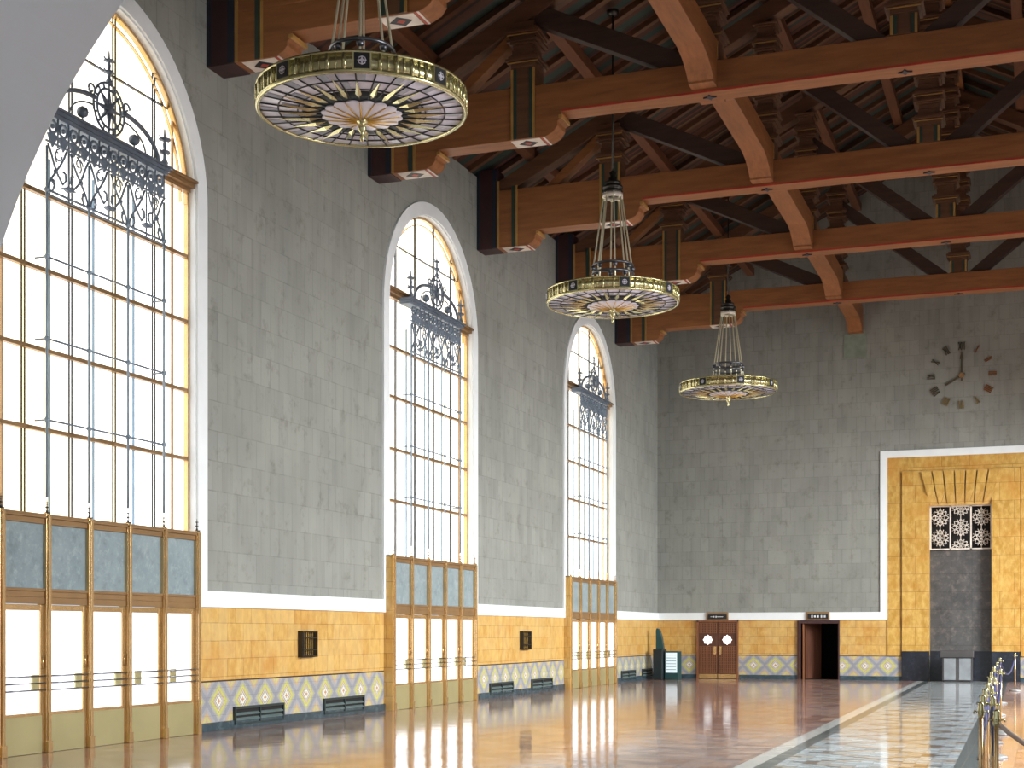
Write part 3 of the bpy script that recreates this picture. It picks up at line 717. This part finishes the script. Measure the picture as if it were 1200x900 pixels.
b = MB(); bar(b, CX, CZ - .18, CX, CZ + .78, .05); b.prism('y', [(CX - .06, CZ + .55), (CX + .06, CZ + .55), (CX, CZ + .85)], L - .07, L - .02); b.build('minute_hand', M['faded'], t)
b = MB(); al = radians(210); bar(b, CX - .12 * cos(al), CZ - .12 * sin(al), CX + .6 * cos(al), CZ + .6 * sin(al), .06); b.build('hour_hand', M['faded'], t)
b = MB(); b.prism('y', [(CX + .09 * cos(q * pi / 8), CZ + .09 * sin(q * pi / 8)) for q in range(16)], L - .08, L); b.build('hub', M['brass'], t)

# ================================================================== ROOF
def make_truss():
    t = thing('roof_truss', (0, 0, 0), '', 'roof truss', 'timber roof trusses')
    W = .49; mir = lambda x: 2 * XC - x
    b = MB(); b.box(-D, mir(-D), 0, W, 11.79, 12.37); b.build('bottom_chord', M['wood'], t, .012)
    b = MB()
    for y in (-.008,): b.box(-8.75, mir(-8.75), y, 0, 11.79, 11.83)
    b.build('edge_line', M['rred'], t)
    for sg in (0, 1):
        X = (lambda x: x) if sg == 0 else mir
        def curve(x, z0, z1, r):
            return [(X(x + r * .15), z0 + .01), (X(x + r * .55), z0 + (z1 - z0) * .18), (X(x + r * .78), z0 + (z1 - z0) * .42), (X(x + r * .78), z0 + (z1 - z0) * .62), (X(x + r), z0 + (z1 - z0) * .72), (X(x + r), z1)]
        b = MB(); b.prism('y', [(X(-D), 11.34), (X(-D), 10.98), (X(-11.66), 10.98)] + curve(-11.66, 10.98, 11.34, .30), 0, W); b.build('lower_bracket', M['wood'], t, .008)
        b = MB(); b.prism('y', [(X(-D), 11.79), (X(-D), 11.34), (X(-9.12), 11.34)] + curve(-9.12, 11.34, 11.79, .36), 0, W); b.build('upper_bracket', M['wood'], t, .008)
        for xx, z in ((-11.36, 11.27), (-8.78, 11.70)):
            b = MB(); b.box(min(X(xx - .04), X(xx + .04)), max(X(xx - .04), X(xx + .04)), -.015, W + .015, z - .035, z + .035); b.build('gilt_nosing', M['gold'], t, .01)
        # painted wall post and vertical bands
        def vb(x0, x1, z0, z1, y, m, nm):
            b = MB(); b.box(min(X(x0), X(x1)), max(X(x0), X(x1)), y, 0, z0, z1); b.build(nm, m, t)
        b = MB(); b.box(min(X(-D), X(-12.40)), max(X(-D), X(-12.40)), -.02, W + .02, 10.965, 12.9); b.build('wall_post', M['maroon'], t, .01)
        vb(-D, -12.84, 10.98, 12.9, -.03, M['navy'], 'painted_band'); vb(-12.52, -12.40, 10.98, 12.9, -.03, M['navy'], 'painted_band'); vb(-12.40, -12.34, 10.98, 12.6, -.012, M['gold'], 'painted_band')
        vb(-12.02, -11.93, 10.98, 12.45, -.012, M['dgreen'], 'painted_band'); vb(-11.92, -11.87, 10.98, 12.45, -.014, M['gold'], 'painted_band')
        # soffit paint: pale panel with dark lozenge, red and white stripes
        for c, z in ((-11.98, 10.98), (-9.52, 11.34)):
            b = MB(); x0, x1 = sorted((X(c - .30), X(c + .30))); b.box(x0, x1, .03, W - .03, z - .008, z, 0)
            xm = (x0 + x1) / 2; b.prism('z', [(xm - .2, W / 2), (xm, .07), (xm + .2, W / 2), (xm, W - .07)], z - .012, z - .008, 1)
            b.prism('z', [(xm - .08, W / 2), (xm, .17), (xm + .08, W / 2), (xm, W - .17)], z - .015, z - .012, 2)
            for q, mm in ((.33, 2), (.37, 0)):
                a, e = sorted((X(c + q), X(c + q + .035))); b.box(a, e, .0, W, z - .008, z, mm)
            b.build('painted_soffit_panel', [M['cream'], M['black'], M['rred']], t)
        # principal rafter
        za = 13.66 + SL * (-D + 9.55)
        p, q = (-D, za), (XC, 13.66 + SL * (XC + 9.55))
        b = MB()
        P = [(X(p[0]), p[1]), (X(q[0]), q[1]), (X(q[0]), q[1] + .42), (X(p[0]), p[1] + .42)]
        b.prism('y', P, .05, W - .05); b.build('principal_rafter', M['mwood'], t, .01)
        # braces
        for (a, c_) in (((-9.35, 13.62), (-6.0, 11.93 + .1)), ((-5.70, 14.46), (-2.40, 11.82))):
            b = MB(); dx, dz = c_[0] - a[0], c_[1] - a[1]
            b.prism('y', [(X(a[0]), a[1]), (X(c_[0]), c_[1]), (X(c_[0]), c_[1] + .42), (X(a[0]), a[1] + .42)], .10, W - .10)
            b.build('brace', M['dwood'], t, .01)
        b = MB(); b.prism('y', [(X(-11.2), 12.37), (X(-10.9), 12.37), (X(-9.75), 13.35), (X(-9.75), 13.62)], .1, W - .1); b.build('brace', M['wood'], t, .01)
    posts = [(-9.55, .50, True), (-5.88, .42, True), (XC, .48, False), (mir(-5.88), .42, True), (mir(-9.55), .50, True)]
    for px, w, _ in posts:
        zt = 13.66 + SL * (min(px, mir(px)) + 9.55); king = abs(px - XC) < .01; zb = 11.345 if abs(px - XC) > 6 else 11.80
        b = MB(); h = w / 2
        q5 = 0 if zb > 11.5 else .02; b.box(px - h, px + h, -q5, W + q5, zb + (.0 if zb < 11.5 else .575), 12.76)
        z = 12.76; n = 0
        while z < zt - .06:                              # stacked carved mouldings
            d = (.0, .06, .10, .05, -.02, -.04, .02, .08)[n % 8]; hh = (.07, .05, .06, .05, .12, .1, .05, .05)[n % 8]
            hh = min(hh, zt - z); b.box(px - h - d, px + h + d, -.03 - d * .5, W + .03 + d * .5, z, z + hh - .006); z += hh; n += 1
        po = b.build('carved_post', M['mwood'], t, .006)
        z = 12.80
        while z < zt - .2:
            b = MB(); b.box(px - h - .065, px + h + .065, -.068, -.055, z + .03, z + .05); z += .55
            b.build('gilt_strip', M['gold'], po)
        for sx in (-1, 1):
            b = MB()
            a, e = sorted((px + sx * h, px + sx * (h - .05))); b.box(a, e, -.032, -.02, zb + (.0 if zb < 11.5 else .58), 12.72, 0)
            a, e = sorted((px + sx * (h - .05), px + sx * (h - .12))); b.box(a, e, -.03, -.02, zb + (.0 if zb < 11.5 else .58), 12.72, 1)
            b.build('painted_band', [M['gold'], M['dgreen']], po)
        if abs(px - XC) < 6:
            b = MB(); b.prism('z', [(px - .13, W / 2), (px - .04, W / 2 - .04), (px, W / 2 - .13), (px + .04, W / 2 - .04), (px + .13, W / 2), (px + .04, W / 2 + .04), (px, W / 2 + .13), (px - .04, W / 2 + .04)], 11.765, 11.79)
            b.build('soffit_rosette', M['navy'], t)
    return t
t0 = make_truss()
for k in range(5):
    t = t0 if k == 0 else copy_tree(t0)
    t.location = (0, TY[k], 0)
    t['label'] = ['orange-brown timber truss with painted corbel end above the nearest chandelier', 'orange-brown timber truss behind the nearest chandelier, second from the viewer',
                  'orange-brown timber truss just past the middle arched window, third from the viewer', 'orange-brown timber truss fourth from the viewer, behind the middle chandelier',
                  'orange-brown timber truss closest to the far wall and clock'][k]

def make_long(x, k):
    y0 = TY[k] + .49 if k >= 0 else TY[0] - 5.58
    y1 = TY[k + 1] if k < 4 else L
    w = .24; b = MB(); z0, z1, zt = 11.86, 12.22, 12.75
    f = .32; g = .9
    low = [(y0, zt), (y0, z0), (y0 + f, z0), (y0 + f, z0 + .04), (y0 + f + .2, z0 + .17), (y0 + f + .5, z0 + .29), (y0 + f + g, z1), (y1 - f - g, z1), (y1 - f - .5, z0 + .29), (y1 - f - .2, z0 + .17), (y1 - f, z0 + .04), (y1 - f, z0), (y1, z0), (y1, zt)]
    b.prism('x', low, x - w, x + w)
    return b.build('longitudinal_beam', M['woody'], None, .008)
cnt = ['between the viewer and the first truss', 'between the first and second trusses', 'between the second and third trusses', 'between the third and fourth trusses', 'between the fourth and fifth trusses', 'between the fifth truss and the far wall']
for x, nm in ((-5.93, 'left'), (2 * XC + 5.93, 'right')):
    for k in range(-1, 5):
        tag(make_long(x, k), 'salmon brown beam with curved haunches on the %s of centre, %s' % (nm, cnt[k + 1]), 'beam', 'beams running lengthwise between the trusses')
b = MB(); b.box(-6.33, -5.57, L - .03, L, 11.02, 11.86); tag(b.build('beam_pad', M['pad']), 'greenish plaster pad on the far wall under the beam end', 'wall pad')
pl = {-11.6: 'lowest', -9.55: 'second lowest', -7.7: 'third lowest', -5.88: 'third highest', -4.05: 'second highest'}
for x in (-11.6, -9.55, -7.7, -5.88, -4.05):
    for sg in (0, 1):
        X = x if sg == 0 else 2 * XC - x; zt = deck_z(x) - .215
        b = MB(); b.box(X - .13, X + .13, NEAR, L, zt - .25, zt)
        tag(b.build('purlin', M['mwoody'], None, .01), '%s roof purlin on the %s slope, running the length of the hall' % (pl[x], ('left', 'right')[sg]), 'purlin', 'purlins under the roof boards')
b = MB(); zt = deck_z(XC); b.box(XC - .14, XC + .14, NEAR, L, zt - .5, zt - .23); tag(b.build('ridge_beam', M['woody']), 'ridge beam at the top of the roof', 'beam')
y = TY[0] - 4.6
while y < L - .3:
    b = MB()
    for sg in (1, -1):
        xa, xb = (-D + .0, XC) if sg == 1 else (XC, XR)
        b.prism('y', [(xa, deck_z(xa) - .14), (xb, deck_z(xb) - .14), (xb, deck_z(xb) - .005), (xa, deck_z(xa) - .005)], y, y + .14)
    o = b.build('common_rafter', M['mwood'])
    bay = sum(1 for q in TY if y > q)
    tag(o, 'slim sloping rafter under the roof boards ' + cnt[min(bay, 5)], 'rafter', 'slim rafters ' + cnt[min(bay, 5)])
    y += 1.012

# ================================================================== CHANDELIERS
def make_chandelier():
    t = thing('chandelier', (0, 0, 0), '', 'chandelier', 'round brass chandeliers hanging along the hall')
    R = 1.40; H = .235
    b = MB(); n = 96
    b.ring([(R - .04, .0), (R, .0), (R, H), (R - .04, H)], n, (0, 0, 0))
    b.ring([(R - .03, -.03), (R + .015, -.03), (R + .02, .0), (R + .015, .02), (R - .03, .02)], n, (0, 0, 0))
    b.ring([(R - .03, H - .015), (R + .02, H - .015), (R + .02, H + .015), (R - .03, H + .015)], n, (0, 0, 0))
    rim = b.build('rim', M['chgold'], t)
    for e in range(8):
        al0 = e * pi / 4 + radians(26)
        ux, uy = cos(al0), sin(al0)
        b = MB(); w = .12
        def q(u, z, r): return (ux * r - uy * u, uy * r + ux * u, z)
        def slab(u0, u1, z0, z1, r0, r1, m):
            v = [q(u, z, r) for u in (u0, u1) for r in (r0, r1) for z in (z0, z1)]
            b.add(v, [(0, 1, 3, 2), (4, 6, 7, 5), (0, 4, 5, 1), (2, 3, 7, 6), (0, 2, 6, 4), (1, 5, 7, 3)], m)
        slab(-w, w, .0, H, R - .02, R + .022, 0); slab(-w + .02, w - .02, .02, H - .02, R + .022, R + .028, 1)
        for a in range(4):
            th = a * pi / 2; c, s_ = cos(th), sin(th)
            v = [q(.062 * c - .0 * s_, .1175 + .062 * s_, R + .034), q(.02 * cos(th + .78), .1175 + .02 * sin(th + .78), R + .034), q(0, .1175, R + .034), q(.02 * cos(th - .78), .1175 + .02 * sin(th - .78), R + .034)]
            v2 = [(x - ux * .01, y - uy * .01, z) for x, y, z in v]; b.add(v + v2, [(0, 1, 2, 3), (7, 6, 5, 4), (0, 4, 5, 1), (1, 5, 6, 2), (2, 6, 7, 3), (3, 7, 4, 0)], 2)
        b.tube([q(.05 * cos(k * pi / 4), .1175 + .05 * sin(k * pi / 4), R + .03) for k in range(8)], .007, 4, True, 2)
        b.build('rim_emblem', [M['chgold'], M['lead'], M['glassw']], rim)
        for j in range(1, 8):                            # flutes between emblems
            al = al0 + radians(7) + (j - .5) * radians(31) / 7
            b2 = MB() if j == 1 else b2
            c, s_ = cos(al), sin(al); r0 = R + .004
            b2.tube([(c * r0, s_ * r0, .02), (c * r0, s_ * r0, H - .02)], .028 if j % 2 else .012, 6)
        b2.build('fluted_section', M['chgold'], rim)
    # stained glass underside
    b = MB(); b.ring([(.40, -.055), (1.37, -.005), (1.37, .02), (.40, -.03)], 96, (0, 0, 0)); disc = b.build('glass_disc', M['glassw'], t)
    b = MB(); b.ring([(.46, -.058), (.80, -.040), (.80, -.030), (.46, -.048)], 64, (0, 0, 0)); b.build('dark_glass_ring', M['tealk'], disc)
    zz = lambda r: -.055 + (r - .40) / .97 * .05 - .006
    b = MB(); K = 32
    for i in range(K):                                   # alternating smoky panes
        a0 = 2 * pi * (i - .5) / K + pi / K; a1 = a0 + 2 * pi / K * .5
        r0, r1 = ((.85, 1.08) if i % 2 else (1.12, 1.34))
        v = [(r0 * cos(a0), r0 * sin(a0), zz(r0)), (r1 * cos(a0), r1 * sin(a0), zz(r1)), (r1 * cos(a1), r1 * sin(a1), zz(r1)), (r0 * cos(a1), r0 * sin(a1), zz(r0))]
        b.add(v + [(x, y, z + .004) for x, y, z in v], [(0, 1, 2, 3), (7, 6, 5, 4), (0, 4, 5, 1), (1, 5, 6, 2), (2, 6, 7, 3), (3, 7, 4, 0)])
    b.build('smoky_panes', M['glassg'], disc)
    b = MB()
    for i in range(K):
        al = 2 * pi * i / K
        b.tube([(r * cos(al), r * sin(al), zz(r) - .002) for r in (.5, 1.37)], .011, 4)
    for r in (1.12, .86): b.tube([(r * cos(2 * pi * k / 64), r * sin(2 * pi * k / 64), zz(r)) for k in range(64)], .011, 4, True)
    b.build('lead_lines', M['lead'], disc)
    b = MB()
    for i in range(24):                                  # pointed gilt rays
        al = 2 * pi * (i + .5) / 24; c, s_ = cos(al), sin(al); r0, r1, rm = .58, 1.14 if i % 3 else 1.24, .74; w = .042
        z = zz(rm) - .012
        v = [(r0 * c, r0 * s_, z), (rm * c - w * s_, rm * s_ + w * c, z), (r1 * c, r1 * s_, zz(r1) - .012), (rm * c + w * s_, rm * s_ - w * c, z), (rm * c, rm * s_, z - .035)]
        b.add(v, [(0, 1, 4), (1, 2, 4), (2, 3, 4), (3, 0, 4), (0, 3, 2, 1)])
    b.build('gilt_rays', M['chgold'], disc)
    # scalloped centre rosette, hanging a little lower in the middle
    b = MB(); Np = 16; ro = []
    for i in range(Np * 6):
        al = 2 * pi * i / (Np * 6); r = .50 + .055 * abs(sin(Np * al / 2)); ro.append((r * cos(al), r * sin(al), -.075))
    n = len(ro); mid = [(x * .5, y * .5, -.115) for x, y, z in ro]; v = ro + mid + [(0, 0, -.145)] + [(x, y, -.06) for x, y, z in ro]
    f = [(i, (i + 1) % n, n + (i + 1) % n, n + i) for i in range(n)] + [(n + i, n + (i + 1) % n, 2 * n) for i in range(n)] + [(i, 2 * n + 1 + i, 2 * n + 1 + (i + 1) % n, (i + 1) % n) for i in range(n)]
    b.add(v, f); ros = b.build('rosette', M['glassw'], t)
    b = MB()
    for i in range(Np):
        al = 2 * pi * i / Np; b.tube([(.03 * cos(al), .03 * sin(al), -.15), (.25 * cos(al), .25 * sin(al), -.122), (.5 * cos(al), .5 * sin(al), -.082)], [.016, .012, .006], 4)
    b.build('rosette_ribs', M['amber'], ros)
    b = MB(); b.lathe([(.001, -.43), (.022, -.41), (.035, -.37), (.02, -.33), (.03, -.30), (.055, -.26), (.06, -.22), (.035, -.19), (.07, -.165), (.09, -.14), (.04, -.12), (.001, -.12)], 12)
    b.build('bottom_finial', M['chgold'], t)
    b = MB(); b.ring([(.3, H - .06), (1.37, H - .06), (1.37, H - .04), (.3, H - .04)], 64, (0, 0, 0)); b.lathe([(.001, H - .06), (.52, H - .06), (.50, H + .03), (.44, H + .05), (.001, H + .05)], 32)
    b.build('top_plate', M['chdark'], t)
    for i in range(8):
        al = 2 * pi * (i + .5) / 8; c, s_ = cos(al), sin(al)
        b = MB(); b.tube([(.47 * c, .47 * s_, H + .02), (.42 * c, .42 * s_, .74), (.19 * c, .19 * s_, 2.35)], .017, 6)
        b.tube([(.19 * c, .19 * s_, 2.23), (.185 * c, .185 * s_, 2.37)], .032, 6)
        b.tube([(.465 * c, .465 * s_, H + .03), (.455 * c, .455 * s_, H + .2)], .03, 6)
        rod = b.build('hanger_rod', M['chrod'], t)
        b = MB(); b.ball((.425 * c, .425 * s_, .74), .055, n=8); b.build('rod_ball', M['steel'], rod)
    b = MB()
    for z, r in ((.80, .425), (.62, .44)): b.tube([(r * cos(2 * pi * k / 32), r * sin(2 * pi * k / 32), z) for k in range(32)], .028, 5, True)
    b.build('spacer_ring', M['steel'], t)
    b = MB(); b.lathe([(.001, 2.33), (.20, 2.33), (.23, 2.37), (.20, 2.40), (.13, 2.41), (.22, 2.45), (.22, 2.49), (.13, 2.51), (.18, 2.55), (.17, 2.59), (.08, 2.62), (.10, 2.67), (.05, 2.72), (.09, 2.78), (.03, 2.84), (.001, 2.85)], 20)
    b.build('crown_cap', M['chdark'], t)
    b = MB(); b.ring([(.17, 2.25), (.215, 2.25), (.215, 2.34), (.17, 2.34)], 20, (0, 0, 0)); b.build('crown_collar', M['cream'], t)
    b = MB(); b.tube([(0, 0, 2.8), (0, 0, 6.25)], .022, 6); b.lathe([(.001, 6.15), (.12, 6.18), (.14, 6.26), (.001, 6.27)], 12); b.build('stem', M['chdark'], t)
    return t
c0 = make_chandelier()
for k in range(3):
    c = c0 if k == 0 else copy_tree(c0)
    c.location = (-8.60, 17.57 + 12.15 * k, 8.69)
    c['label'] = ['large round brass chandelier with stained glass underside, nearest the viewer', 'round brass chandelier with stained glass underside, middle of the three',
                  'small looking round brass chandelier, farthest of the three, before the far wall'][k]

# ================================================================== STANCHIONS AND ROPES
def make_stanchion():
    t = thing('stanchion', (0, 0, 0), '', 'stanchion', 'brass rope stanchions beside the aisle')
    b = MB(); b.lathe([(.001, 0), (.16, 0), (.165, .012), (.15, .03), (.06, .05), (.03, .07), (.001, .07)], 20); b.build('base', M['grey2'], t)
    b = MB(); b.lathe([(.001, .06), (.018, .06), (.018, .96), (.001, .96)], 12); b.build('pole', M['brass'], t)
    b = MB(); b.lathe([(.001, .93), (.024, .93), (.027, .95), (.027, 1.0), (.022, 1.02), (.026, 1.04), (.016, 1.055), (.001, 1.06)], 12)
    for al in (0, pi / 2, pi, 3 * pi / 2): b.tube([(.03 * cos(al), .03 * sin(al), .975), (.055 * cos(al), .055 * sin(al), .985), (.06 * cos(al), .06 * sin(al), .965)], .008, 5)
    b.build('rope_collar', M['chgold'], t)
    return t
s0 = make_stanchion()
rowA = [(-.47, 12.75), (-.505, 14.3), (-.54, 15.8), (-.575, 17.6), (-.61, 19.6), (-.68, 22.5), (-.74, 26.0), (-.80, 30.0), (-.87, 35.0)]
rowB = [(-.315, 11.6), (-.41, 14.0), (-.50, 16.6), (-.56, 19.9), (-.60, 24.5), (-.66, 42.4)]
NTH = ['first', 'second', 'third', 'fourth', 'fifth', 'sixth', 'seventh', 'eighth', 'ninth']
i = 0
for row, nm in ((rowA, 'left'), (rowB, 'right')):
    for j, (x, y) in enumerate(row):
        t = s0 if i == 0 else copy_tree(s0)
        t.location = (x, y, 0); i += 1
        t['label'] = 'brass rope stanchion, %s from the viewer in the %s row beside the aisle' % (NTH[j], nm)
t = copy_tree(s0); t.location = (1.2, 12.4, 0); t['label'] = 'brass rope stanchion off to the right holding the pale rope'
rowB2 = rowB[:5]
def rope(p, q, sag, m, label):
    P = [(p[0] + (q[0] - p[0]) * f / 16, p[1] + (q[1] - p[1]) * f / 16, .96 - sag * (1 - (2 * f / 16 - 1) ** 2)) for f in range(17)]
    b = MB(); b.tube(P, .02, 8)
    tag(b.build('barrier_rope', m), label, 'rope', 'sagging barrier ropes between stanchions')
for j in range(len(rowA) - 1): rope(rowA[j], rowA[j + 1], .32, M['rope'], 'navy barrier rope after the %s stanchion of the left row' % NTH[j])
for j in range(len(rowB2) - 1): rope(rowB2[j], rowB2[j + 1], .34, M['rope'], 'navy barrier rope after the %s stanchion of the right row' % NTH[j])
rope(rowA[-1], rowB[-1], .38, M['rope'], 'navy barrier rope at the far end of the rows, hanging deep')
rope(rowB[0], (1.2, 12.4), .36, M['wrope'], 'pale brown barrier rope running off the right edge of view')  # whitish highlight on this rope is put into its colour

# ================================================================== LIGHT
w = bpy.data.worlds.new('World'); S.world = w; w.use_nodes = True
w.node_tree.nodes['Background'].inputs[0].default_value = (.86, .93, 1.0, 1)
w.node_tree.nodes['Background'].inputs[1].default_value = .85
for k in range(3):      # area lamps added inside the right hand windows, aimed down in place of daylight
    ld = bpy.data.lights.new('window_daylight', 'AREA'); ld.shape = 'RECTANGLE'; ld.size = 4.4; ld.size_y = 9.0
    ld.energy = 2850; ld.color = (.93, .98, 1.0); ld.spread = radians(108)
    lo = bpy.data.objects.new('window_daylight', ld); COL.objects.link(lo); lo.location = (XR - .4, WC[k], 5.6)
    from mathutils import Vector
    lo.rotation_euler = Vector((-1, .28, -.74)).to_track_quat('-Z', 'Y').to_euler()

# ================================================================== CAMERA
cam = bpy.data.cameras.new('Camera'); co = bpy.data.objects.new('Camera', cam); COL.objects.link(co)
co.location = (0, 0, 1.65); co.rotation_euler = (pi / 2, 0, .3515)
cam.sensor_width = 36; cam.lens = 1688.57 * 36 / 1200; cam.shift_y = (740.52 - 450) / 1200; cam.clip_end = 200; cam.clip_start = .05
S.camera = co
S.view_settings.view_transform = 'Standard'; S.view_settings.look = 'None'; S.view_settings.gamma = 1; S.view_settings.exposure = .05
S.view_settings.use_curve_mapping = False
